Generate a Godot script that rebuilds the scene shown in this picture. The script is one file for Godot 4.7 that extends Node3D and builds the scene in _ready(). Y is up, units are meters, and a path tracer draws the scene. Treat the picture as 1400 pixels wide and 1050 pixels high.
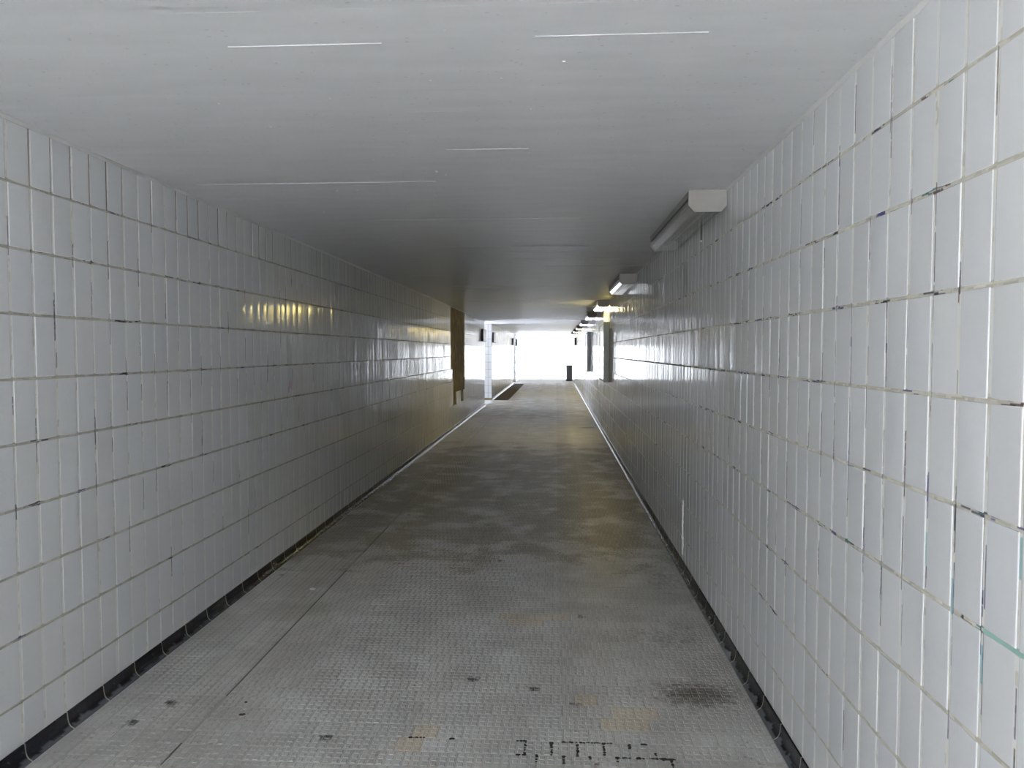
extends Node3D
# A pedestrian underpass lined with white glazed tiles. z runs backwards along the tunnel: depth d lies at z = -d.

const LX := -2.06          # tile face of the left wall
const RX := 0.93           # tile face of the right wall
const CY := 2.475          # underside of the ceiling
const EYE := 1.595
const FOCAL := 1010.0      # pixels, for a picture 1400 wide and 1050 high
const NEAR_END := -5.4     # depth of the entrance behind the viewer
const FAR_END := 39.0      # depth where the ceiling stops
const ROWS := [0.068, 0.2375, 0.4875, 0.7375, 0.9875, 1.2375, 1.4875, 1.7375, 1.9875, 2.2375, 2.475]
const GROUT := 0.0016       # how far the joints lie behind the tile faces

var rng := RandomNumberGenerator.new()
var cam: Camera3D
var tile_kinds := []       # [row kind][variant]
var used := {}

# ------------------------------------------------------------------ helpers
func numbered(called: String) -> String:
	var n: int = used.get(called, -1) + 1
	used[called] = n
	return called if n == 0 else "%s_%03d" % [called, n]

func mat(c: Color, rough := 0.6, metal := 0.0) -> StandardMaterial3D:
	var m := StandardMaterial3D.new()
	m.albedo_color = c
	m.roughness = rough
	m.metallic = metal
	return m

func part(mesh: Mesh, called: String, material: Material, parent: Node = self) -> MeshInstance3D:
	var o := MeshInstance3D.new()
	o.mesh = mesh
	o.name = numbered(called) if parent == self else called
	if material: o.material_override = material
	o.cast_shadow = GeometryInstance3D.SHADOW_CASTING_SETTING_ON
	parent.add_child(o, true)
	return o

func thing(called: String, label: String, category: String, at: Vector3, group := "") -> Node3D:
	var o := Node3D.new()
	o.name = numbered(called)
	add_child(o)
	o.position = at
	tag(o, label, category, group)
	return o

func tag(o: Node, label: String, category: String, group := "") -> void:
	o.set_meta("label", label)
	o.set_meta("category", category)
	if group != "": o.set_meta("group", group)

func structure(o: Node, label: String, category: String) -> void:
	o.set_meta("kind", "structure")
	o.set_meta("label", label)
	o.set_meta("category", category)

func st_new() -> SurfaceTool:
	var st := SurfaceTool.new()
	st.begin(Mesh.PRIMITIVE_TRIANGLES)
	return st

func tri(st: SurfaceTool, p: Array, n: Array, uv := []) -> void:
	var order := [0, 1, 2]
	if (p[1] - p[0]).cross(p[2] - p[0]).dot(n[0] + n[1] + n[2]) > 0.0: order = [0, 2, 1]
	for k in order:
		st.set_normal(n[k])
		if uv.size() == 3: st.set_uv(uv[k])
		st.add_vertex(p[k])

func quad(st: SurfaceTool, a: Vector3, b: Vector3, c: Vector3, d: Vector3, n: Vector3, uv := []) -> void:
	if uv.size() == 4:
		tri(st, [a, b, c], [n, n, n], [uv[0], uv[1], uv[2]])
		tri(st, [a, c, d], [n, n, n], [uv[0], uv[2], uv[3]])
	else:
		tri(st, [a, b, c], [n, n, n])
		tri(st, [a, c, d], [n, n, n])

func box(st: SurfaceTool, lo: Vector3, hi: Vector3, bevel := 0.0) -> void:
	# A box whose edges are cut by a bevel.
	var b := minf(bevel, 0.45 * minf(hi.x - lo.x, minf(hi.y - lo.y, hi.z - lo.z)))
	var c := (lo + hi) / 2.0
	var h := (hi - lo) / 2.0
	for ax in 3:
		var u := (ax + 1) % 3
		var v := (ax + 2) % 3
		for s in [-1.0, 1.0]:
			var n := Vector3.ZERO
			n[ax] = s
			var q := []
			for t in [[-1, -1], [1, -1], [1, 1], [-1, 1]]:
				var w := c
				w[ax] += s * h[ax]
				w[u] += t[0] * (h[u] - b)
				w[v] += t[1] * (h[v] - b)
				q.append(w)
			quad(st, q[0], q[1], q[2], q[3], n)
	if b <= 0.0: return
	for ax in 3:
		var u := (ax + 1) % 3
		var v := (ax + 2) % 3
		for su in [-1.0, 1.0]:
			for sv in [-1.0, 1.0]:
				var q := []
				for e in [[-1.0, 0], [1.0, 0], [1.0, 1], [-1.0, 1]]:
					var w := c
					w[ax] += e[0] * (h[ax] - b)
					w[u] += su * (h[u] - (b if e[1] == 1 else 0.0))
					w[v] += sv * (h[v] - (0.0 if e[1] == 1 else b))
					q.append(w)
				var n := Vector3.ZERO
				n[u] = su
				n[v] = sv
				quad(st, q[0], q[1], q[2], q[3], n.normalized())
	for sx in [-1.0, 1.0]:
		for sy in [-1.0, 1.0]:
			for sz in [-1.0, 1.0]:
				var s := Vector3(sx, sy, sz)
				var n := s.normalized()
				tri(st, [c + s * (h - Vector3(0, b, b)), c + s * (h - Vector3(b, 0, b)), c + s * (h - Vector3(b, b, 0))], [n, n, n])

func box_mesh(lo: Vector3, hi: Vector3, bevel := 0.0) -> ArrayMesh:
	var st := st_new()
	box(st, lo, hi, bevel)
	return st.commit()

func extrude(profile: PackedVector2Array, z0: float, z1: float, caps := true, smooth := false, closed := true) -> ArrayMesh:
	# Profile in x and y, drawn out along z. Outward is judged from the profile's own turn.
	var st := st_new()
	var n := profile.size()
	var area := 0.0
	for k in n: area += profile[k].cross(profile[(k + 1) % n])
	var sgn := 1.0 if area > 0.0 else -1.0
	var last := n if closed else n - 1
	var nor := []
	for k in last:
		var d := (profile[(k + 1) % n] - profile[k]).normalized()
		nor.append(Vector3(d.y * sgn, -d.x * sgn, 0))
	for k in last:
		var a := profile[k]
		var b := profile[(k + 1) % n]
		var na: Vector3 = nor[k]
		var nb: Vector3 = nor[k]
		if smooth:
			if k > 0 or closed: na = (nor[k] + nor[(k - 1 + last) % last]).normalized()
			if k < last - 1 or closed: nb = (nor[k] + nor[(k + 1) % last]).normalized()
		var p := [Vector3(a.x, a.y, z0), Vector3(b.x, b.y, z0), Vector3(b.x, b.y, z1), Vector3(a.x, a.y, z1)]
		tri(st, [p[0], p[1], p[2]], [na, nb, nb])
		tri(st, [p[0], p[2], p[3]], [na, nb, na])
	if caps:
		var idx := Geometry2D.triangulate_polygon(profile)
		for e in [[z0, -1.0 if z0 < z1 else 1.0], [z1, 1.0 if z0 < z1 else -1.0]]:
			var f := Vector3(0, 0, e[1])
			for t in range(0, idx.size(), 3):
				var q := []
				for j in 3: q.append(Vector3(profile[idx[t + j]].x, profile[idx[t + j]].y, e[0]))
				tri(st, q, [f, f, f])
	return st.commit()

func lathe(profile: Array, sides: int) -> ArrayMesh:
	# Profile of (radius, height) pairs turned about y.
	var st := st_new()
	for k in profile.size() - 1:
		var a: Vector2 = profile[k]
		var b: Vector2 = profile[k + 1]
		var d := (b - a).normalized()
		for s in sides:
			var t0 := TAU * s / sides
			var t1 := TAU * (s + 1) / sides
			var e0 := Vector3(cos(t0), 0, sin(t0))
			var e1 := Vector3(cos(t1), 0, sin(t1))
			var up := Vector3.UP
			var n0 := (e0 * d.y - up * d.x).normalized()
			var n1 := (e1 * d.y - up * d.x).normalized()
			tri(st, [e0 * a.x + up * a.y, e1 * a.x + up * a.y, e1 * b.x + up * b.y], [n0, n1, n1])
			tri(st, [e0 * a.x + up * a.y, e1 * b.x + up * b.y, e0 * b.x + up * b.y], [n0, n1, n0])
	return st.commit()

func in_frame(p: Vector3) -> bool:
	var q := cam.transform.affine_inverse() * p
	if q.z > -0.3: return false
	return absf(q.x / -q.z) * FOCAL < 725.0 and absf(q.y / -q.z) * FOCAL < 550.0

# ------------------------------------------------------------------ tiles
func wall_tile(w: float, h: float, bow: float, c: Color) -> ArrayMesh:
	# Glazed split tile, face towards +z: slightly crowned across its width, with rounded edges.
	var us := [[-w / 2, -GROUT - 0.001, -1.2], [-w / 2 + 0.0013, -0.0011, -0.65], [-w / 2 + 0.0042, 0.0, -bow], [-w / 6, 0.0, -bow / 3], [w / 6, 0.0, bow / 3], [w / 2 - 0.0042, 0.0, bow], [w / 2 - 0.0013, -0.0011, 0.65], [w / 2, -GROUT - 0.001, 1.2]]
	var vs := [[-h / 2, -GROUT - 0.001, -1.1], [-h / 2 + 0.0032, 0.0, 0.0], [h / 2 - 0.0032, 0.0, 0.0], [h / 2, -GROUT - 0.001, 1.1]]
	var st := st_new()
	st.set_color(c)
	for i in us.size() - 1:
		for j in vs.size() - 1:
			var p := []
			var n := []
			for e in [[0, 0], [1, 0], [1, 1], [0, 1]]:
				var u: Array = us[i + e[0]]
				var v: Array = vs[j + e[1]]
				var z: float = minf(u[1], v[1]) - bow * u[0] * u[0] / w
				p.append(Vector3(u[0], v[0], z))
				n.append(Vector3(tan(u[2]), tan(v[2]), 1.0).normalized())
			tri(st, [p[0], p[1], p[2]], [n[0], n[1], n[2]])
			tri(st, [p[0], p[2], p[3]], [n[0], n[2], n[3]])
	return st.commit()

func make_tile_kinds() -> void:
	# Row kinds: cut bottom tile, whole tile, cut top tile.
	var tone := Color(0.73, 0.742, 0.762)
	for h in [ROWS[1] - ROWS[0] - 0.006, 0.242, ROWS[10] - ROWS[9] - 0.006]:
		var list := []
		for k in 10:
			var f := 1.0 + rng.randf_range(-0.035, 0.03)
			var warm := rng.randf_range(-0.008, 0.008)
			list.append(wall_tile(0.115, h, rng.randf_range(0.004, 0.03) * (1.0 if k < 7 else 1.8), Color(tone.r * f + warm, tone.g * f, tone.b * f - warm)))
		tile_kinds.append(list)

func row_kind(r: int) -> int:
	return 0 if r == 0 else (2 if r == 9 else 1)

func tile_pose(facing: Basis, at: Vector3) -> Transform3D:
	var wobble := Basis.from_euler(Vector3(rng.randf_range(-0.0012, 0.0012), rng.randf_range(-0.018, 0.018), rng.randf_range(-0.001, 0.001)))
	return Transform3D(facing * wobble, at + facing.z * rng.randf_range(-0.0002, 0.0006))

func lay_tiles(wall: Node3D, side: int, phase: float, d0: float, d1: float, singles: int, gone: Callable, tile_mat: Material) -> void:
	# side -1: left wall, +1: right wall. Tiles fill depth d0 to d1, those that show largest as single parts, the others joined.
	var x := LX if side < 0 else RX
	var facing := Basis(Vector3.UP, PI / 2 if side < 0 else -PI / 2)
	var field := st_new()
	var count := 0
	var first := int(ceil((d0 - phase) / 0.125 - 0.01))
	var last := int(floor((d1 - phase) / 0.125 + 0.01))
	for c in range(first, last):
		var d := phase + 0.125 * (c + 0.5)
		for r in 10:
			if gone.call(d, (ROWS[r] + ROWS[r + 1]) / 2): continue
			var at := Vector3(x, (ROWS[r] + ROWS[r + 1]) / 2, -d)
			var mesh: ArrayMesh = tile_kinds[row_kind(r)][rng.randi() % 10]
			var pose := tile_pose(facing, at)
			if count < singles and in_frame(at):
				var o := part(mesh, "tile", tile_mat, wall)
				o.transform = pose
				count += 1
			else:
				field.append_from(mesh, 0, pose)
	var f := part(field.commit(), "tile_field", tile_mat, wall)
	f.set_meta("kind", "stuff")

func grout_image(phase: float, dense: float, warm: bool, level: float) -> ImageTexture:
	# Joint colours along 8 m of wall, 2048 px long and 640 px (2.5 m) high: pale upright joints, beige level ones, felt-pen and grime left in them.
	var im := Image.create(2048, 640, false, Image.FORMAT_RGB8)
	im.fill(Color(0.86, 0.86, 0.85))
	for k in 640 * 40:
		var f := rng.randf_range(0.78, 0.89)
		im.fill_rect(Rect2i(rng.randi() % 2048, rng.randi() % 640, 1 + rng.randi() % 3, 2 + rng.randi() % 9), Color(f, f * 0.985, f * 0.94))
	var inks := [Color(0.16, 0.16, 0.2), Color(0.22, 0.2, 0.34), Color(0.3, 0.28, 0.46), Color(0.12, 0.12, 0.13), Color(0.30, 0.42, 0.42), Color(0.36, 0.3, 0.3), Color(0.2, 0.2, 0.26)]
	for r in range(1, 10):
		var y := int((2.5 - ROWS[r]) * 256.0)
		im.fill_rect(Rect2i(0, y - 2, 2048, 4), Color(level, level * 0.985, level * 0.93))
		for k in 900:
			var f := level + rng.randf_range(-0.1, 0.06)
			im.fill_rect(Rect2i(rng.randi() % 2048, y - 2 + rng.randi() % 3, 4 + rng.randi() % 14, 1 + rng.randi() % 2), Color(f, f * 0.98, f * 0.915))
		for k in int(34 * dense):
			if ROWS[r] < 0.9 and rng.randf() < 0.7: continue
			var ink: Color = inks[rng.randi() % inks.size()]
			var at := rng.randi() % 2048
			for j in 2 + rng.randi() % 5:
				im.fill_rect(Rect2i(at + rng.randi() % 22, y - 2 + rng.randi() % 4, 2 + rng.randi() % 12, 1), ink)
	for c in 64:
		var u := int((phase - floorf(phase / 0.125) * 0.125) * 256.0) + c * 32
		for k in int(9 * dense):
			var y := int(rng.randfn(250.0, 130.0))
			if y < 4 or y > 600: continue
			var ink: Color = inks[rng.randi() % inks.size()]
			var x := u - 2 + rng.randi() % 4
			for j in 3 + rng.randi() % 9:
				im.fill_rect(Rect2i(x, y + j * 4 + rng.randi() % 2, 1, 4 + rng.randi() % 4), ink.lerp(Color(0.7, 0.7, 0.68), rng.randf() * 0.6))
		if warm and rng.randf() < 0.8:      # brownish dirt in the topmost joints
			var tint := Color(0.44, 0.39, 0.37).lerp(Color(0.62, 0.56, 0.55), rng.randf())
			im.fill_rect(Rect2i(u - 2 + rng.randi() % 2, int((2.5 - 2.47) * 256.0), 2, 60), tint)
	if not warm:                            # green felt pen in one level joint and the upright ones beside it
		im.fill_rect(Rect2i(int(1.40 * 256), int((2.5 - 0.9875) * 256.0) - 2, 62, 4), Color(0.56, 0.70, 0.66))
		for s in [[1.40, 1.15], [1.645, 0.95], [1.77, 1.06], [1.895, 1.14], [1.52, 1.22]]:
			im.fill_rect(Rect2i(int(s[0] * 256) - 1, int((2.5 - s[1]) * 256.0), 2, 22), Color(0.60, 0.74, 0.76))
	return ImageTexture.create_from_image(im)

func grout_bed(wall: Node3D, x: float, n: float, d0: float, d1: float, gone: Callable, material: Material, phase: float) -> void:
	# The joint mortar behind the tiles, row by row, left open where tiles are missing; it has edges as deep as the open place.
	var st := st_new()
	var nx := Vector3(n, 0, 0)
	var fx := x - n * GROUT
	var back := x - n * 0.026
	for r in 10:
		var y0: float = 0.0 if r == 0 else ROWS[r]
		var y1: float = ROWS[r + 1]
		var ym: float = (ROWS[r] + y1) / 2
		var cuts := [d0]
		var c := int(ceil((d0 - phase) / 0.125))
		while phase + 0.125 * c < d1:
			cuts.append(phase + 0.125 * c)
			c += 1
		cuts.append(d1)
		var from: float = d0
		var open := false
		for k in cuts.size() - 1:
			var hole: bool = gone.call((cuts[k] + cuts[k + 1]) / 2, ym)
			if hole != open or k == cuts.size() - 2:
				var to: float = cuts[k] if hole != open else d1
				if not open and to > from:
					quad(st, Vector3(fx, y0, -from), Vector3(fx, y1, -from), Vector3(fx, y1, -to), Vector3(fx, y0, -to), nx, [Vector2(from / 8.0, 1.0 - y0 / 2.5), Vector2(from / 8.0, 1.0 - y1 / 2.5), Vector2(to / 8.0, 1.0 - y1 / 2.5), Vector2(to / 8.0, 1.0 - y0 / 2.5)])
				if hole != open:
					var e := Vector3(0, 0, -1.0 if hole else 1.0)
					quad(st, Vector3(fx, y0, -to), Vector3(fx, y1, -to), Vector3(back, y1, -to), Vector3(back, y0, -to), e, [Vector2.ZERO, Vector2.ZERO, Vector2.ZERO, Vector2.ZERO])
				from = to
				open = hole
			if hole and not gone.call((cuts[k] + cuts[k + 1]) / 2, ym - 0.25):
				quad(st, Vector3(fx, y0, -cuts[k]), Vector3(fx, y0, -cuts[k + 1]), Vector3(back, y0, -cuts[k + 1]), Vector3(back, y0, -cuts[k]), Vector3.UP, [Vector2.ZERO, Vector2.ZERO, Vector2.ZERO, Vector2.ZERO])
	part(st.commit(), "grout_bed", material, wall)

func never(_d: float, _y: float) -> bool:
	return false

func patch_open(d: float, y: float) -> bool:
	# Where tiles have come off the left wall.
	if d < 14.44 or d > 16.69 or y < 0.4875: return false
	if y > 1.2375: return true
	if y > 0.9875: return d > 14.69
	if y > 0.7375: return d > 14.815
	return (d > 14.815 and d < 15.315) or (d > 16.065 and d < 16.44)

func cove_mesh(prof: PackedVector2Array) -> ArrayMesh:
	# One black cove piece; its toe is scuffed grey with a ragged edge.
	var st := st_new()
	var cols := 16
	var edge := []
	for k in cols + 1: edge.append(6.9 + rng.randf_range(-0.6, 0.6) + 0.7 * sin(k * 0.7 + rng.randf()))
	var outward := 1.0 if prof[9].x > prof[1].x else -1.0
	var nor := []
	for k in prof.size():
		var d := (prof[mini(k + 1, prof.size() - 1)] - prof[maxi(k - 1, 0)]).normalized()
		nor.append(Vector3(absf(d.y) * outward, absf(d.x), 0).normalized())
	for k in range(1, prof.size() - 1):
		for c in cols:
			var ids := [[k, c], [k + 1, c], [k + 1, c + 1], [k, c], [k + 1, c + 1], [k, c + 1]]
			for t in [0, 3]:
				var p := []
				var n := []
				var col := []
				for j in 3:
					var i: Array = ids[t + j]
					p.append(Vector3(prof[i[0]].x, prof[i[0]].y, 0.122 - 0.244 * i[1] / cols))
					n.append(nor[i[0]])
					col.append(Color(0.105, 0.11, 0.12) if i[0] > edge[i[1]] else Color(0.0075, 0.0078, 0.009))
				var order := [0, 1, 2]
				if (p[1] - p[0]).cross(p[2] - p[0]).dot(n[0] + n[1] + n[2]) > 0.0: order = [0, 2, 1]
				for j in order:
					st.set_normal(n[j])
					st.set_color(col[j])
					st.add_vertex(p[j])
	return st.commit()

func skirting(called: String, side: int, phase: float, d0: float, d1: float, label: String) -> void:
	# Black glazed cove pieces, 25 cm each, with pale joints between.
	var x := LX if side < 0 else RX
	var s := -float(side)
	var prof := PackedVector2Array()
	var inner := PackedVector2Array()
	for q in [[0.0, 0.0], [0.0, 0.070], [0.005, 0.070], [0.0075, 0.067], [0.0085, 0.05], [0.0105, 0.034], [0.0145, 0.021], [0.021, 0.012], [0.028, 0.0065], [0.034, 0.004], [0.035, 0.0]]:
		prof.append(Vector2(x + s * (q[0] - 0.002), q[1]))
		inner.append(Vector2(x + s * (maxf(q[0] - 0.001, 0.0) - 0.002), maxf(q[1] - 0.0012, 0.0)))
	var base := part(extrude(inner, -d0, -d1), called, grout_plain)
	structure(base, label, "skirting")
	var kinds := []
	for k in 6: kinds.append(cove_mesh(prof))
	var c := int(ceil((d0 - phase) / 0.25))
	while phase + 0.25 * (c + 1) <= d1 + 0.01:
		var o := part(kinds[rng.randi() % 6], "cove_piece", black_glaze, base)
		o.position = Vector3(0, 0, -(phase + 0.25 * (c + 0.5)))
		c += 1

# ------------------------------------------------------------------ materials shared by builders
var grout_plain: StandardMaterial3D
var black_glaze: StandardMaterial3D
var tile_mat: StandardMaterial3D
var lamp_grey: StandardMaterial3D
var lamp_white: StandardMaterial3D
var lamp_cover: StandardMaterial3D
var tube_off: StandardMaterial3D
var tube_on: StandardMaterial3D
var dark_metal: StandardMaterial3D

func noise_image(size: int, freq: float, octaves: int, lo: Color, hi: Color, sd: int, stretch := Vector2.ONE) -> Image:
	var nz := FastNoiseLite.new()
	nz.seed = sd
	nz.frequency = freq
	nz.fractal_octaves = octaves
	var im := Image.create(size, size, false, Image.FORMAT_RGB8)
	for y in size:
		for x in size:
			# blended with its own shifted copy so that it repeats without a seam
			var fx := float(x) / size
			var a := nz.get_noise_2d(x * stretch.x, y * stretch.y) * (1.0 - fx) + nz.get_noise_2d((x - size) * stretch.x, y * stretch.y) * fx
			im.set_pixel(x, y, lo.lerp(hi, clampf(a * 0.9 + 0.5, 0.0, 1.0)))
	return im

# ------------------------------------------------------------------ floor
func floor_tile(c: Color, worn: float) -> ArrayMesh:
	# Stoneware floor tile 10 cm square with nine raised square studs.
	var st := st_new()
	st.set_color(c)
	var h := 0.0516
	var y := -0.0016
	var b := 0.0014
	quad(st, Vector3(-h + b, y, -h + b), Vector3(h - b, y, -h + b), Vector3(h - b, y, h - b), Vector3(-h + b, y, h - b), Vector3.UP)
	for k in 4:
		var r := Basis(Vector3.UP, PI / 2 * k)
		quad(st, r * Vector3(-h + b, y, h - b), r * Vector3(h - b, y, h - b), r * Vector3(h, y - 0.0012, h), r * Vector3(-h, y - 0.0012, h), r * Vector3(0, 0.6, 0.8))
	for i in 3:
		for j in 3:
			var o := Vector3((i - 1) * 0.0345, 0, (j - 1) * 0.0345)
			var w := 0.0118 + 0.0012 * sin(i * 2.1 + j * 5.3 + worn * 40.0)
			var t := w - 0.0028
			var top := 0.0004 - worn
			quad(st, o + Vector3(-t, top, -t), o + Vector3(t, top, -t), o + Vector3(t, top, t), o + Vector3(-t, top, t), Vector3.UP)
			for k in 4:
				var r := Basis(Vector3.UP, PI / 2 * k)
				quad(st, o + r * Vector3(-t, top, t), o + r * Vector3(t, top, t), o + r * Vector3(w, y, w), o + r * Vector3(-w, y, w), r * Vector3(0, 0.75, 0.65).normalized())
	return st.commit()

func floor_special(row: int, x: float) -> bool:
	# Replacement tiles of a sandy colour.
	match row:
		0: return x > -0.645 and x < -0.535
		1: return x > -0.60 and x < -0.485
		2: return x > 0.195 and x < 0.41
		3: return x > 0.24 and x < 0.46
		4: return x > 0.09 and x < 0.20
		13: return x > -0.285 and x < -0.07
		14: return x > -0.33 and x < 0.095
	return false

func blotch(im: Image, x: float, d: float, rx: float, rd: float, c: Color, n: int, strength: float) -> void:
	# Irregular stain made of many small dabs, in the floor picture (6 mm to a pixel, 12 m round).
	for k in n:
		var px := int(fposmod((x + rng.randfn(0, rx * 0.45)) / 12.0, 1.0) * 2048.0)
		var pz := int(fposmod((-d + rng.randfn(0, rd * 0.45)) / 12.0, 1.0) * 2048.0)
		var s := 1 + rng.randi() % 5
		for i in s:
			for j in s:
				var q := Vector2i((px + i) % 2048, (pz + j) % 2048)
				im.set_pixelv(q, im.get_pixelv(q).lerp(c, strength * rng.randf()))

func lay_floor() -> void:
	var base_mat := mat(Color(0.66, 0.655, 0.63), 0.9)
	var base := part(box_mesh(Vector3(LX, -0.4, -40.6), Vector3(RX, -0.0024, -NEAR_END)), "floor", base_mat)
	structure(base, "grey studded stoneware tile floor running the length of the underpass", "floor")
	# Grime that belongs to the floor: grain, dried puddle edges, gum and dark blots; painted falloff of light too.
	var im := noise_image(512, 0.05, 4, Color(0.86, 0.855, 0.85), Color(1, 1, 1), 11)
	im.resize(2048, 2048, Image.INTERPOLATE_CUBIC)
	for k in 60000:
		var f := rng.randf_range(0.72, 1.0)
		im.fill_rect(Rect2i(rng.randi() % 2048, rng.randi() % 2048, 1 + rng.randi() % 2, 1 + rng.randi() % 2), Color(f, f * 0.99, f * 0.97))
	# ragged grime patches, with falloff of light painted into the middle stretch
	var grime_falloff := FastNoiseLite.new()
	grime_falloff.seed = 77
	grime_falloff.frequency = 0.011
	grime_falloff.fractal_octaves = 5
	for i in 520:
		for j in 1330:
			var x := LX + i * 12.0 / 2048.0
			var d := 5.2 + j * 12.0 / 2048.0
			var v := grime_falloff.get_noise_2d(i * 0.9, j * 0.9) + 0.16 + 0.1 * smoothstep(5.2, 7.0, d) - 0.5 * smoothstep(11.0, 13.0, d) - 0.4 * (1.0 - smoothstep(5.2, 6.2, d))
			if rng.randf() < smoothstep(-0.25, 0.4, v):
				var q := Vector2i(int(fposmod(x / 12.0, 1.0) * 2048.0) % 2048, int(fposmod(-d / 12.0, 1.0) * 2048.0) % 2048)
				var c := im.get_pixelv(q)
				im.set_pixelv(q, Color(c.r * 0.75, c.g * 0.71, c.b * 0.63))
	var dark := Color(0.30, 0.27, 0.24)
	blotch(im, 0.66, 3.42, 0.20, 0.13, dark, 1500, 0.22)
	blotch(im, 0.62, 4.1, 0.22, 0.2, dark, 500, 0.12)
	blotch(im, 0.74, 5.2, 0.15, 0.35, dark, 450, 0.14)
	blotch(im, 0.60, 10.74, 0.14, 0.22, dark, 500, 0.5)
	blotch(im, 0.45, 9.2, 0.5, 0.9, dark, 1500, 0.12)
	for k in 14:
		blotch(im, rng.randf_range(-2.0, 0.9), rng.randf_range(2.6, 12.0), rng.randf_range(0.01, 0.03), rng.randf_range(0.01, 0.03), dark, 8, 0.5)
	for q in [[-0.105, 3.438], [-0.411, 3.522], [-0.95, 2.95], [-1.75, 3.2], [-1.82, 3.02]]: blotch(im, q[0], q[1], 0.025, 0.02, Color(0.2, 0.18, 0.17), 26, 0.6)
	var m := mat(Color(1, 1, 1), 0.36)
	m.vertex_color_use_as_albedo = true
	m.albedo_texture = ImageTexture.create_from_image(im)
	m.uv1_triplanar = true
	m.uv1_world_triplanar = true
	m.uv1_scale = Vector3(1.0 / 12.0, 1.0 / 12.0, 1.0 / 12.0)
	var tones := []
	for k in 5:
		var f := 0.535 + 0.016 * k
		tones.append(floor_tile(Color(f * 1.0, f * 0.995, f * 0.975), 0.0001 * k))
	var sandy := floor_tile(Color(0.62, 0.555, 0.46), 0.0009)
	var plain := floor_tile(Color(1, 1, 1), 0.0002)
	var count := 0
	var spots := []
	var shades := PackedColorArray()
	for row in range(int((NEAR_END - 2.853) / 0.105), 359):
		var d := 2.853 + 0.105 * (row + 0.5)
		var off := -0.012 if posmod(row, 2) == 0 else 0.0385
		for col in range(-16, 11):
			var x0 := off + 0.105 * col
			var a := maxf(x0, -1.512)
			var b := minf(x0 + 0.105, RX - 0.035)
			if b - a < 0.015: continue
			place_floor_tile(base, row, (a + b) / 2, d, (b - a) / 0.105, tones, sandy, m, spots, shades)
		if d > 23.9 and d < 36.1: continue
		for col in 5:
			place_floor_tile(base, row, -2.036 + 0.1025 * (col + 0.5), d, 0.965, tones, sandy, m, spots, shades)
	var mm := MultiMesh.new()
	mm.transform_format = MultiMesh.TRANSFORM_3D
	mm.use_colors = true
	mm.mesh = plain
	mm.instance_count = spots.size()
	for k in spots.size():
		mm.set_instance_transform(k, spots[k])
		mm.set_instance_color(k, shades[k])
	var mi := MultiMeshInstance3D.new()
	mi.multimesh = mm
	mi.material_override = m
	mi.name = "floor_tile_field"
	base.add_child(mi, true)
	mi.set_meta("kind", "stuff")
	# Earth and moss standing in the open joints at the near end.
	var moss := mat(Color(0.13, 0.11, 0.06), 0.95)
	for q in [[-0.118, 2.958, -0.150, 2.958], [-0.118, 2.958, -0.118, 2.853], [-0.145, 2.853, -0.118, 2.853], [0.036, 2.958, 0.235, 2.958], [0.198, 2.958, 0.198, 2.87], [0.092, 2.94, 0.092, 2.853], [-0.012, 2.945, -0.012, 2.86], [0.245, 2.853, 0.30, 2.853], [0.33, 2.853, 0.42, 2.853], [0.40, 2.853, 0.40, 2.89], [0.43, 2.853, 0.47, 2.853], [0.455, 2.853, 0.455, 2.78], [0.245, 2.853, 0.245, 2.82], [0.035, 2.85, 0.035, 2.79], [-0.07, 2.853, -0.07, 2.80], [0.14, 2.853, 0.14, 2.83], [0.303, 2.953, 0.303, 2.925], [0.36, 2.958, 0.375, 2.958], [-0.595, 2.958, -0.54, 2.958], [-0.425, 2.958, -0.405, 2.958]]:
		var st := st_new()
		var A := Vector3(q[0], 0, -q[1])
		var B := Vector3(q[2], 0, -q[3])
		var n := maxi(3, int(A.distance_to(B) / 0.006))
		for k in n + 1:
			if k > 1 and rng.randf() < 0.35: continue
			var p := A.lerp(B, float(k) / n) + Vector3(rng.randf_range(-0.002, 0.002), 0, rng.randf_range(-0.002, 0.002))
			var r := rng.randf_range(0.002, 0.008) * (1.8 if k == 0 else 1.0)
			for j in 6:
				var t0 := TAU * j / 6.0
				var t1 := TAU * (j + 1) / 6.0
				var e0 := Vector3(cos(t0), 0, sin(t0)) * r
				var e1 := Vector3(cos(t1), 0, sin(t1)) * r
				tri(st, [p + Vector3(0, 0.002, 0), p + e0 + Vector3(0, -0.001, 0), p + e1 + Vector3(0, -0.001, 0)], [Vector3.UP, Vector3.UP, Vector3.UP])
		part(st.commit(), "moss_joint", moss, base)
	# Joint along the narrow strip beside the left wall, filled with dark sealant where it has not silted up.
	var sealant := mat(Color(0.36, 0.35, 0.34), 0.8)
	for q in [[2.70, 2.86], [3.27, 5.25], [5.7, 6.6]]:
		part(box_mesh(Vector3(-1.5205, -0.006, -q[1]), Vector3(-1.5155, -0.0012, -q[0])), "joint_sealant", sealant, base)
	# Brown strip of plain paving along the left wall between the two stairways.
	var brown := mat(Color(0.27, 0.225, 0.17), 0.85)
	for k in 12:
		var d := 23.92 + k * 1.02
		part(box_mesh(Vector3(LX + 0.045, -0.02, -d - 1.01), Vector3(-1.53, 0.001, -d), 0.004), "paving_slab", brown, base)

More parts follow.
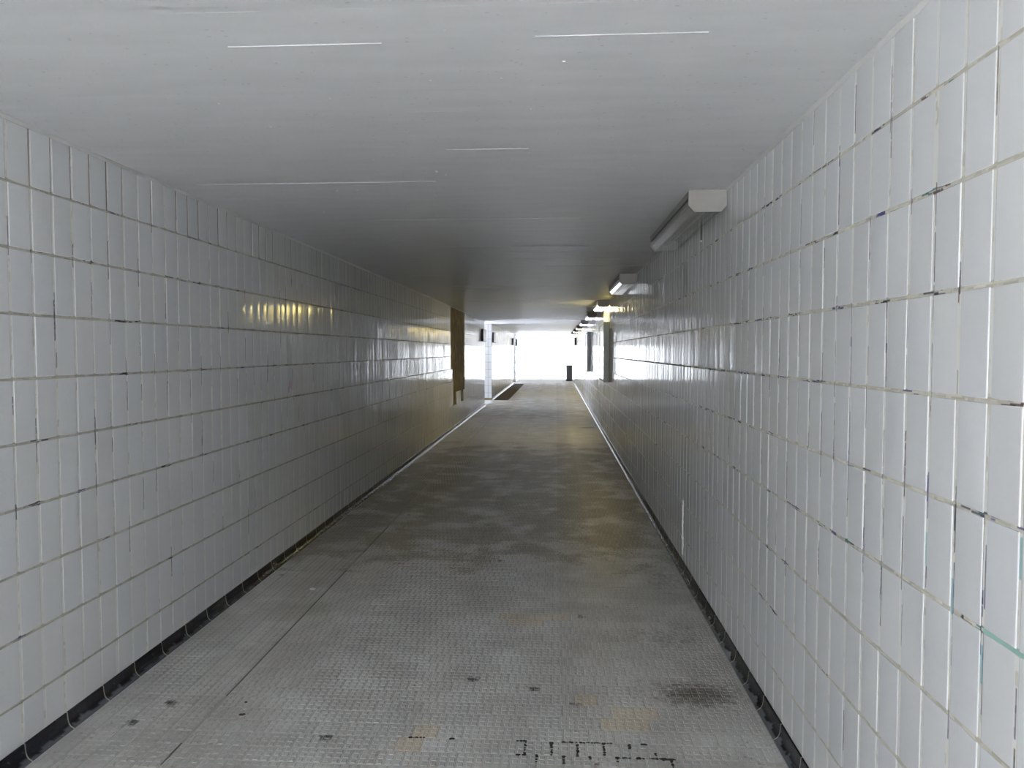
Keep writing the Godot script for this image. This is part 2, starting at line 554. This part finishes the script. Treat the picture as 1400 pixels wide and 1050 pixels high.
var floor_singles := 0
func place_floor_tile(base: Node3D, row: int, x: float, d: float, width: float, tones: Array, sandy: ArrayMesh, m: Material, spots: Array, shades: PackedColorArray) -> void:
	var special := floor_special(row, x)
	var pose := Transform3D(Basis.from_euler(Vector3(rng.randf_range(-0.0025, 0.0025), 0, rng.randf_range(-0.0025, 0.0025))).scaled_local(Vector3(width, 1, 1)), Vector3(x, rng.randf_range(-0.0002, 0.0002), -d))
	if special or (floor_singles < 288 and row > -2 and in_frame(pose.origin)):
		var o := part(sandy if special else tones[rng.randi() % tones.size()], "floor_tile", m, base)
		o.transform = pose
		if special: o.set_meta("label", "sandy coloured replacement tile")
		else: floor_singles += 1
	else:
		var f := rng.randf_range(0.535, 0.60)
		spots.append(pose)
		shades.append(Color(f * 1.0, f * 0.995, f * 0.975))

# ------------------------------------------------------------------ ceiling
func make_ceiling() -> void:
	# Painted concrete with the marks of the shuttering boards running across the tunnel.
	var st := st_new()
	var d := NEAR_END
	var x0 := LX - 0.3
	var x1 := RX + 0.3
	var seams := []
	while d < FAR_END:
		var w := minf(rng.randf_range(0.10, 0.24), FAR_END - d)
		var a := rng.randf_range(-0.0011, 0.0011)
		var b := rng.randf_range(-0.0011, 0.0011)
		# each board print sags a little towards its middle
		var n := 3
		var sag := rng.randf_range(-0.0006, 0.0006)
		for k in n:
			var t0 := float(k) / n
			var t1 := float(k + 1) / n
			var y0 := CY + lerpf(a, b, t0) + sag * sin(PI * t0)
			var y1 := CY + lerpf(a, b, t1) + sag * sin(PI * t1)
			var p := [Vector3(x0, y0, -d - w * t0), Vector3(x1, y0, -d - w * t0), Vector3(x1, y1, -d - w * t1), Vector3(x0, y1, -d - w * t1)]
			quad(st, p[0], p[1], p[2], p[3], Vector3(0, -1, -(y1 - y0) / (w / n)).normalized())
		d += w
		seams.append(d)
	box(st, Vector3(x0, CY + 0.003, -FAR_END), Vector3(x1, CY + 0.55, -NEAR_END))
	var im := noise_image(512, 0.02, 4, Color(0.965, 0.965, 0.965), Color(1, 1, 1), 5, Vector2(0.4, 2.0))
	for k in 500: im.fill_rect(Rect2i(rng.randi() % 512, rng.randi() % 512, 1 + rng.randi() % 2, 1), Color(0.86, 0.86, 0.86))
	var m := mat(Color(0.87, 0.872, 0.885), 0.40)
	m.albedo_texture = ImageTexture.create_from_image(im)
	m.uv1_triplanar = true
	m.uv1_world_triplanar = true
	m.uv1_scale = Vector3(0.4, 0.4, 0.4)
	var c := part(st.commit(), "ceiling", m)
	structure(c, "pale grey painted concrete ceiling with faint cross lines of shuttering boards", "ceiling")
	# Thin ridges of cement that ran between the boards.
	var ridge := mat(Color(0.86, 0.86, 0.87), 0.5)
	var lines := [[-1.48, 0.40, 1.913], [-0.95, -0.50, 2.13], [-0.06, 0.42, 2.11], [-1.23, -1.13, 2.652], [-0.55, -0.28, 2.737], [-0.48, -0.12, 3.253], [-0.53, 0.73, 5.40]]
	for s in seams:
		if s > 2.8 and s < 22.0 and rng.randf() < 0.35:
			var from := rng.randf_range(LX, RX - 0.5)
			lines.append([from, minf(RX - 0.02, from + rng.randf_range(0.3, 2.2)), s])
	for q in lines:
		var rs := st_new()
		var n := maxi(2, int((q[1] - q[0]) / 0.12))
		var hs := []
		for k in n + 1: hs.append(-0.0008 if k == 0 or k == n else rng.randf_range(-0.0009, -0.0001))
		for k in n:
			var xa: float = lerpf(q[0], q[1], float(k) / n)
			var xb: float = lerpf(q[0], q[1], float(k + 1) / n)
			var ta := Vector3(xa, CY - 0.0014 - hs[k], -q[2])
			var tb := Vector3(xb, CY - 0.0014 - hs[k + 1], -q[2])
			for s in [-1.0, 1.0]:
				quad(rs, ta, tb, Vector3(xb, CY + 0.001, -q[2] + s * 0.0014), Vector3(xa, CY + 0.001, -q[2] + s * 0.0014), Vector3(0, -0.6, s * 0.8))
		part(rs.commit(), "cement_ridge", m, c)
	# Drips and pimples in the paint.
	var drop := lathe([Vector2(0.0, -0.004), Vector2(0.003, -0.003), Vector2(0.005, 0.0)], 7)
	for k in 60:
		var o := part(drop, "paint_drip", ridge, c)
		o.position = Vector3(rng.randf_range(LX + 0.2, RX - 0.1), CY - 0.0008, -rng.randf_range(1.9, 5.0))
		o.scale = Vector3(rng.randf_range(0.6, 1.6), rng.randf_range(0.4, 1.0), rng.randf_range(0.4, 1.0))

# ------------------------------------------------------------------ things
func make_lamp(d: float, lit: bool, label: String, length := 1.64) -> void:
	var t := thing("ceiling_lamp", label, "lamp", Vector3(0.826, CY, -d), "strip lamps along the ceiling edge")
	var housing := part(extrude(PackedVector2Array([Vector2(-0.098, -0.001), Vector2(-0.098, -0.040), Vector2(0.098, -0.040), Vector2(0.098, -0.001)]), -0.01, -length + 0.01), "housing", lamp_grey, t)
	part(box_mesh(Vector3(-0.07, -0.052, -length + 0.06), Vector3(0.07, -0.0395, -0.06), 0.003), "reflector", lamp_white, housing)
	var cap := PackedVector2Array([Vector2(-0.103, -0.002), Vector2(-0.103, -0.088), Vector2(-0.072, -0.121), Vector2(0.072, -0.121), Vector2(0.103, -0.088), Vector2(0.103, -0.002)])
	part(extrude(cap, 0.0, -0.014), "end_cap", lamp_grey, t)
	part(extrude(cap, -length + 0.014, -length), "end_cap", lamp_grey, t)
	var skin := PackedVector2Array([Vector2(-0.096, -0.043), Vector2(-0.096, -0.086), Vector2(-0.069, -0.117), Vector2(0.069, -0.117), Vector2(0.096, -0.086), Vector2(0.096, -0.043)])
	var cover := part(extrude(skin, -0.014, -length + 0.014, false, false, false), "cover", lamp_cover, t)
	part(box_mesh(Vector3(-0.1005, -0.046, -length + 0.014), Vector3(-0.096, -0.040, -0.014)), "seal", dark_metal, cover)
	for s in [0.07, length - 0.07]:
		part(box_mesh(Vector3(-0.014, -0.094, -s - 0.012), Vector3(0.014, -0.052, -s + 0.012), 0.003), "tube_socket", lamp_white, housing)
	var tube := part(lathe([Vector2(0.0, 0.0), Vector2(0.0128, 0.0), Vector2(0.0128, length - 0.17), Vector2(0.0, length - 0.17)], 12), "fluorescent_tube", tube_on if lit else tube_off, t)
	tube.rotation.x = -PI / 2
	tube.position = Vector3(0, -0.078, -0.085)
	if lit:
		var a := AreaLight3D.new()
		a.name = "tube_light"
		a.area_size = Vector2(0.13, length - 0.2)
		a.light_energy = 0.5
		a.light_color = Color(1.0, 0.90, 0.55)
		a.shadow_enabled = true
		a.rotation.x = -PI / 2
		a.position = Vector3(0, -0.124, -length / 2)
		t.add_child(a)

func make_sign_box(x: float, d: float, y: float, s: float, label: String, length := 0.85) -> void:
	# s: +1 stands off the left wall, -1 off the right wall.
	var t := thing("sign_box", label, "sign", Vector3(x, y, -d), "dark sign boxes on the walls")
	var lo := minf(0.004 * s, 0.065 * s)
	var hi := maxf(0.004 * s, 0.065 * s)
	var casing := part(box_mesh(Vector3(lo, 0.0, -length), Vector3(hi, 0.34, 0.0), 0.006), "casing", dark_metal, t)
	var fx := 0.066 * s
	part(box_mesh(Vector3(minf(fx, 0.0645 * s), 0.02, -length + 0.02), Vector3(maxf(fx, 0.0645 * s), 0.32, -0.02)), "face", mat(Color(0.16, 0.17, 0.2), 0.25), casing)
	for k in 2:
		part(box_mesh(Vector3(minf(0.0, 0.006 * s), 0.05, -0.1 - k * (length - 0.26)), Vector3(maxf(0.0, 0.006 * s), 0.29, -0.06 - k * (length - 0.26))), "bracket", lamp_grey, t)

func make_display_case(d: float, label: String) -> void:
	var t := thing("display_case", label, "display case", Vector3(RX, 1.05, -d), "shallow display cases on the right wall")
	var frame := mat(Color(0.86, 0.88, 0.90), 0.4)
	var w := 1.25
	var h := 1.05
	part(box_mesh(Vector3(-0.1, 0, -w), Vector3(-0.002, 0.045, 0), 0.004), "frame_bottom", frame, t)
	part(box_mesh(Vector3(-0.1, h - 0.045, -w), Vector3(-0.002, h, 0), 0.004), "frame_top", frame, t)
	var side := part(box_mesh(Vector3(-0.1, 0.044, -0.04), Vector3(-0.002, h - 0.044, 0), 0.004), "frame_side", frame, t)
	part(box_mesh(Vector3(-0.1, 0.044, -w), Vector3(-0.002, h - 0.044, -w + 0.04), 0.004), "frame_side", frame, t)
	part(box_mesh(Vector3(-0.02, 0.04, -w + 0.04), Vector3(-0.003, h - 0.04, -0.04)), "back_panel", lamp_white, t)
	var glass := mat(Color(0.9, 0.95, 0.95, 0.12), 0.02)
	glass.transparency = BaseMaterial3D.TRANSPARENCY_ALPHA
	part(box_mesh(Vector3(-0.094, 0.042, -w + 0.038), Vector3(-0.09, h - 0.042, -0.038)), "glass_pane", glass, t)
	part(lathe([Vector2(0.0, 0.0), Vector2(0.009, 0.0), Vector2(0.009, 0.006), Vector2(0.0, 0.006)], 10), "lock", dark_metal, side).transform = Transform3D(Basis(Vector3(0, 0, 1), PI / 2), Vector3(-0.1, h / 2, -0.02))

func make_bin() -> void:
	var t := thing("litter_bin", "dark grey litter bin standing beside the far end of the right wall", "bin", Vector3(0.735, 0.001, -39.4))
	var m := mat(Color(0.36, 0.36, 0.38), 0.5, 0.2)
	part(lathe([Vector2(0.0, 0.0), Vector2(0.185, 0.0), Vector2(0.185, 0.05), Vector2(0.165, 0.06)], 28), "base_ring", dark_metal, t)
	part(lathe([Vector2(0.165, 0.06), Vector2(0.17, 0.3), Vector2(0.172, 0.80), Vector2(0.155, 0.80), Vector2(0.15, 0.2), Vector2(0.0, 0.2)], 28), "body", m, t)
	part(lathe([Vector2(0.158, 0.79), Vector2(0.178, 0.79), Vector2(0.180, 0.84), Vector2(0.172, 0.855), Vector2(0.155, 0.85), Vector2(0.155, 0.79)], 28), "rim", mat(Color(0.32, 0.32, 0.33), 0.4, 0.4), t)

func scrap(called: String, label: String, category: String, x: float, d: float, size: float, c: Color, h: float, sd: int) -> void:
	# A small crumpled flake lying on the floor.
	var r := RandomNumberGenerator.new()
	r.seed = sd
	var st := st_new()
	var n := 7
	var rim := []
	for k in n:
		var a := TAU * k / n
		rim.append(Vector3(cos(a) * size * r.randf_range(0.6, 1.1), r.randf_range(0.1, 0.7) * h, sin(a) * size * r.randf_range(0.5, 0.9)))
	var top := Vector3(r.randf_range(-0.2, 0.2) * size, h, 0)
	for k in n:
		var a: Vector3 = rim[k]
		var b: Vector3 = rim[(k + 1) % n]
		var f: Vector3 = (b - top).cross(a - top).normalized()
		if f.y < 0: f = -f
		tri(st, [top, a, b], [f, f, f])
		var a2 := Vector3(a.x * 0.9, 0, a.z * 0.9)
		var b2 := Vector3(b.x * 0.9, 0, b.z * 0.9)
		var o: Vector3 = ((a + b) * Vector3(1, 0, 1)).normalized()
		quad(st, a, b, b2, a2, o)
	var m := part(st.commit(), called, mat(c, 0.8))
	m.position = Vector3(x, 0.0006, -d)
	tag(m, label, category)

# ------------------------------------------------------------------ the scene
func _ready() -> void:
	rng.seed = 4711
	# camera
	cam = Camera3D.new()
	cam.name = "camera"
	cam.fov = 54.931
	cam.position = Vector3(0, EYE, 0)
	cam.rotation_degrees = Vector3(-2.551, 3.368, 0)
	cam.near = 0.05
	cam.far = 300.0
	add_child(cam)
	cam.current = true
	# overcast sky and exposure
	var sky_mat := ProceduralSkyMaterial.new()
	sky_mat.sky_top_color = Color(0.88, 0.905, 0.94)
	sky_mat.sky_horizon_color = Color(0.95, 0.96, 0.98)
	sky_mat.ground_bottom_color = Color(0.55, 0.54, 0.52)
	sky_mat.ground_horizon_color = Color(0.80, 0.80, 0.79)
	sky_mat.sun_angle_max = 0.0
	sky_mat.energy_multiplier = 1.0
	var sky := Sky.new()
	sky.sky_material = sky_mat
	var env := Environment.new()
	env.background_mode = Environment.BG_SKY
	env.sky = sky
	env.background_energy_multiplier = 1.05
	env.ambient_light_source = Environment.AMBIENT_SOURCE_SKY
	env.tonemap_mode = Environment.TONE_MAPPER_LINEAR
	env.tonemap_exposure = 1.56
	env.sdfgi_enabled = true
	env.ssao_enabled = true
	env.ssil_enabled = true
	var we := WorldEnvironment.new()
	we.name = "world_environment"
	we.environment = env
	add_child(we)
	# the sun stands behind the viewer and reaches the floor just inside the entrance
	var sun := DirectionalLight3D.new()
	sun.name = "sun"
	sun.light_energy = 71.0
	sun.light_color = Color(0.93, 0.96, 1.0)
	sun.light_angular_distance = 0.6
	sun.rotation_degrees = Vector3(-38, 9, 0)
	sun.shadow_enabled = true
	add_child(sun)

	# shared materials
	grout_plain = mat(Color(0.68, 0.66, 0.60), 0.9)
	black_glaze = mat(Color(1, 1, 1), 0.16)
	black_glaze.vertex_color_use_as_albedo = true
	var scuff := noise_image(256, 0.03, 3, Color(0.4, 0.4, 0.4), Color(1, 1, 1), 21)
	black_glaze.roughness_texture = ImageTexture.create_from_image(scuff)
	black_glaze.roughness = 0.3
	black_glaze.uv1_triplanar = true
	black_glaze.uv1_world_triplanar = true
	black_glaze.uv1_scale = Vector3(3, 3, 3)
	tile_mat = mat(Color(1, 1, 1), 0.09)
	tile_mat.vertex_color_use_as_albedo = true
	lamp_grey = mat(Color(0.51, 0.495, 0.485), 0.42)
	lamp_white = mat(Color(0.82, 0.82, 0.80), 0.4)
	lamp_cover = mat(Color(0.52, 0.51, 0.48, 0.5), 0.10)
	lamp_cover.transparency = BaseMaterial3D.TRANSPARENCY_ALPHA
	tube_off = mat(Color(0.85, 0.86, 0.84), 0.25)
	tube_on = mat(Color(0.9, 0.9, 0.85), 0.3)
	tube_on.emission_enabled = true
	tube_on.emission = Color(1.0, 0.91, 0.58)
	tube_on.emission_energy_multiplier = 36.0
	dark_metal = mat(Color(0.13, 0.13, 0.14), 0.45)

	# the shell of the underpass
	make_tile_kinds()
	lay_floor()
	make_ceiling()
	var render_mat := mat(Color(0.70, 0.62, 0.46), 0.92)
	render_mat.albedo_texture = ImageTexture.create_from_image(noise_image(256, 0.02, 4, Color(0.72, 0.72, 0.72), Color(1, 1, 1), 8))
	render_mat.uv1_triplanar = true
	render_mat.uv1_world_triplanar = true
	render_mat.uv1_scale = Vector3(0.6, 0.6, 0.6)
	var grout_left := mat(Color(1, 1, 1), 0.85)
	grout_left.albedo_texture = grout_image(2.69, 0.45, true, 0.68)
	var grout_right := mat(Color(1, 1, 1), 0.85)
	grout_right.albedo_texture = grout_image(1.645, 1.0, false, 0.76)

	var segments := [["wall_left", NEAR_END, 21.44, "long white tiled left wall with a bare brown patch near its far end"], ["wall_left_001", 23.94, 36.2, "white tiled left wall piece between the two side stairways"], ["wall_left_002", 38.3, 41.0, "short white tiled left wall piece at the bright far end"]]
	for k in 3:
		var s: Array = segments[k]
		var w := part(box_mesh(Vector3(LX - 0.30, 0.0, -s[2]), Vector3(LX - 0.025, CY, -s[1])), "wall_left", render_mat)
		structure(w, s[3], "wall")
		var gone := patch_open if k == 0 else never
		grout_bed(w, LX, 1.0, s[1], s[2], gone, grout_left, 2.69)
		lay_tiles(w, -1, 2.69, s[1], s[2], 300 if k == 0 else 0, gone, tile_mat)
		# tiled end faces
		var ends := st_new()
		for e in [[s[1], 1.0], [s[2], -1.0]]:
			for c in 2:
				for r in 10:
					var mesh: ArrayMesh = tile_kinds[row_kind(r)][rng.randi() % 10]
					ends.append_from(mesh, 0, tile_pose(Basis(Vector3.UP, 0.0 if e[1] > 0 else PI), Vector3(LX - 0.068 - 0.125 * c, (ROWS[r] + ROWS[r + 1]) / 2, -e[0] + e[1] * (GROUT + 0.001))))
		var ef := part(ends.commit(), "end_tiles", tile_mat, w)
		ef.set_meta("kind", "stuff")
		skirting("baseboard_left", -1, 2.69, s[1], s[2], ["black cove skirting along the long left wall", "black cove skirting along the left wall between the stairways", "black cove skirting of the last left wall piece"][k])
		if k == 0:
			var mark := st_new()
			for q in [[5.62, 1.34, 0.008, 0.035], [5.60, 1.30, 0.006, 0.03], [5.65, 1.31, 0.004, 0.018], [5.70, 1.222, 0.007, 0.01], [5.63, 1.25, 0.005, 0.008]]:
				for j in 8:
					var t0 := TAU * j / 8.0
					var t1 := TAU * (j + 1) / 8.0
					var c := Vector3(LX + 0.0012, q[1], -q[0])
					var nn := Vector3.RIGHT
					tri(mark, [c, c + Vector3(-0.0006, sin(t0) * q[3], cos(t0) * q[2]), c + Vector3(-0.0006, sin(t1) * q[3], cos(t1) * q[2])], [nn, nn, nn])
			part(mark.commit(), "paint_mark", mat(Color(0.74, 0.24, 0.68), 0.5), w).set_meta("label", "small smear of pink paint")
	var wr := part(box_mesh(Vector3(RX + 0.025, 0.0, -36.0), Vector3(RX + 0.30, CY, -NEAR_END)), "wall_right", render_mat)
	structure(wr, "white glazed tile right wall with felt pen left in its joints", "wall")
	grout_bed(wr, RX, -1.0, NEAR_END, 36.0, never, grout_right, 1.645)
	lay_tiles(wr, 1, 1.645, NEAR_END, 36.0, 300, never, tile_mat)
	var ends_r := st_new()
	for c in 2:
		for r in 10:
			ends_r.append_from(tile_kinds[row_kind(r)][rng.randi() % 10], 0, tile_pose(Basis(Vector3.UP, PI), Vector3(RX + 0.068 + 0.125 * c, (ROWS[r] + ROWS[r + 1]) / 2, -36.0 - GROUT - 0.001)))
	part(ends_r.commit(), "end_tiles", tile_mat, wr).set_meta("kind", "stuff")
	skirting("baseboard_right", 1, 1.645 + 0.125, NEAR_END, 36.0, "black cove skirting along the right wall")
	# white filler smeared down one joint of the right wall
	var smear := st_new()
	for k in 14:
		var y := 0.11 + k * 0.029
		box(smear, Vector3(RX - 0.0045 - rng.randf() * 0.004, y, -5.395 - rng.randf_range(0.012, 0.022)), Vector3(RX + 0.002, y + rng.randf_range(0.024, 0.0295), -5.395 + rng.randf_range(0.010, 0.024)), 0.0015)
	part(smear.commit(), "filler_smear", mat(Color(0.95, 0.95, 0.96), 0.6), wr).set_meta("label", "white filler smeared over a joint")
	# bead of paint and sealant where walls meet the ceiling
	var bead_mat := mat(Color(0.82, 0.82, 0.82), 0.5)
	var bl := part(extrude(PackedVector2Array([Vector2(LX - 0.004, CY + 0.002), Vector2(LX - 0.004, CY - 0.013), Vector2(LX + 0.0025, CY - 0.011), Vector2(LX + 0.011, CY - 0.002), Vector2(LX + 0.012, CY + 0.002)]), -NEAR_END, -21.44), "trim_1", bead_mat)
	structure(bl, "thin bead of paint along the top of the left wall", "trim")
	var br := part(extrude(PackedVector2Array([Vector2(RX + 0.004, CY + 0.002), Vector2(RX + 0.004, CY - 0.013), Vector2(RX - 0.0025, CY - 0.011), Vector2(RX - 0.011, CY - 0.002), Vector2(RX - 0.012, CY + 0.002)]), -NEAR_END, -36.0), "trim_2", bead_mat)
	structure(br, "thin bead of paint along the top of the right wall", "trim")

	# outside: pale paving at both ends, the two side stairways
	var paving := mat(Color(0.72, 0.71, 0.69), 0.85)
	var far_ramp := st_new()
	quad(far_ramp, Vector3(-9, -0.004, -43.4), Vector3(9, -0.004, -43.4), Vector3(9, 2.2, -90), Vector3(-9, 2.2, -90), Vector3(0, 1, 0.045).normalized())
	box(far_ramp, Vector3(-9, -0.5, -90), Vector3(9, -0.3, -40.6))
	var fr := part(far_ramp.commit(), "ground", mat(Color(0.31, 0.31, 0.31), 0.9))
	part(box_mesh(Vector3(-4.0, -0.3, -43.4), Vector3(4.0, -0.002, -40.601)), "apron", paving, fr)
	structure(fr, "pale paved ground rising beyond the bright far end", "ground")
	# added unseen stair flight behind the viewer, shaping the light at the entrance
	var added_steps := st_new()
	box(added_steps, Vector3(LX - 0.3, -0.4, -NEAR_END + 0.001), Vector3(RX + 0.3, -0.004, -NEAR_END + 3.0))
	for k in 18:
		box(added_steps, Vector3(LX - 0.3, -0.4, -NEAR_END + 3.0 + 0.3 * k), Vector3(RX + 0.3, 0.165 * (k + 1), -NEAR_END + 9.0))
	for x in [LX - 0.6, RX + 0.3]:
		box(added_steps, Vector3(x, -0.4, -NEAR_END), Vector3(x + 0.3, 2.6, -NEAR_END + 9.0))
	structure(part(added_steps.commit(), "stairway", paving), "added unseen flight of pale concrete, shaping the light at the near entrance", "stairs")
	for s in [[21.44, 23.94, "concrete side stairway behind the first opening in the left wall"], [36.2, 38.3, "concrete side stairway behind the last opening in the left wall"]]:
		var stair := st_new()
		box(stair, Vector3(-4.0, -0.4, -s[1] - 0.79), Vector3(LX - 0.305, 0.0, -s[0] + 0.79))
		box(stair, Vector3(LX - 0.305, -0.4, -s[1]), Vector3(LX, 0.0, -s[0]))
		for k in 14:
			box(stair, Vector3(-9.0, -0.4, -s[1] - 0.79), Vector3(-4.0 - 0.3 * k, 0.17 * (k + 1), -s[0] + 0.79))
		for z in [s[0] - 1.0, s[1] + 0.8]:
			box(stair, Vector3(-8.0, -0.4, -z - 0.2), Vector3(LX - 0.31, 1.9, -z))
		structure(part(stair.commit(), "stairway", mat(Color(0.60, 0.60, 0.61), 0.9)), s[2], "stairs")

	# unseen earthwork over the tunnel, added to keep sun off the far end
	var added_bank := st_new()
	for e in [[LX - 0.6, 14.0, 4.0, -36.6]]:
		box(added_bank, Vector3(RX + 0.61, -0.4, e[3] + 0.3), Vector3(e[1], CY + 0.55, e[2]))
		box(added_bank, Vector3(e[0], CY + 0.56, e[3]), Vector3(e[1], 5.0, e[2]))
	structure(part(added_bank.commit(), "added_embankment", mat(Color(0.45, 0.42, 0.36), 0.95)), "added unseen earthwork over the tunnel, sized to shade the far end", "added_embankment")

	# lamps
	make_lamp(4.12, false, "nearest strip lamp, unlit, grey box cover at the ceiling edge")
	make_lamp(8.5, false, "second strip lamp from the viewer, unlit, at the ceiling edge")
	make_lamp(12.84, true, "third strip lamp from the viewer, brightly lit above the display case")
	make_lamp(17.0, false, "fourth strip lamp from the viewer, just beyond the bright lit one")
	make_lamp(21.2, false, "fifth strip lamp from the viewer, small, near the far end")
	make_lamp(25.4, true, "sixth strip lamp from the viewer, lit, near the far end")
	make_lamp(29.6, true, "seventh strip lamp from the viewer, second to last")
	make_lamp(33.8, true, "farthest strip lamp, last of the row before the exit")
	var cable := thing("cable", "short dark cable hanging below the nearest strip lamp", "cable", Vector3(RX - 0.006, 2.30, -4.80))
	part(lathe([Vector2(0.0, 0.0), Vector2(0.003, 0.0), Vector2(0.003, 0.175), Vector2(0.0, 0.175)], 8), "sheath", dark_metal, cable)
	part(box_mesh(Vector3(-0.006, -0.012, -0.006), Vector3(0.004, 0.0, 0.006), 0.001), "clip", lamp_white, cable)

	# things on the walls and at the far end
	make_display_case(12.88, "shallow display case on the right wall below the lit lamp")
	make_display_case(19.65, "farther shallow display case on the right wall, small and dark")
	make_sign_box(LX, 20.45, 1.87, 1.0, "dark sign box at the far end of the long left wall")
	make_sign_box(LX, 23.98, 1.87, 1.0, "dark sign box on the left wall just beyond the first opening")
	make_sign_box(LX, 35.2, 1.87, 1.0, "small dark sign box before the last opening of the left wall")
	make_sign_box(LX, 38.35, 1.87, 1.0, "tiny dark sign box on the last left wall piece")
	make_sign_box(RX, 33.7, 1.87, -1.0, "small dark sign box high on the far right wall")
	make_bin()
	scrap("paper_scrap", "small white scrap of paper on the floor near the left wall", "paper", -1.617, 4.794, 0.022, Color(0.9, 0.9, 0.92), 0.014, 3)
	scrap("dry_leaf", "tiny brown leaf flake lying on the floor at left", "leaf", -1.37, 3.10, 0.016, Color(0.25, 0.19, 0.18), 0.004, 4)
	scrap("paper_chip", "tiny cream chip lying beside the brown leaf flake", "paper", -1.38, 3.15, 0.011, Color(0.85, 0.82, 0.74), 0.003, 5)
	scrap("gravel_crumb", "tiny dark crumb on the floor above the leaf flake", "debris", -1.40, 3.21, 0.007, Color(0.1, 0.1, 0.1), 0.006, 6)
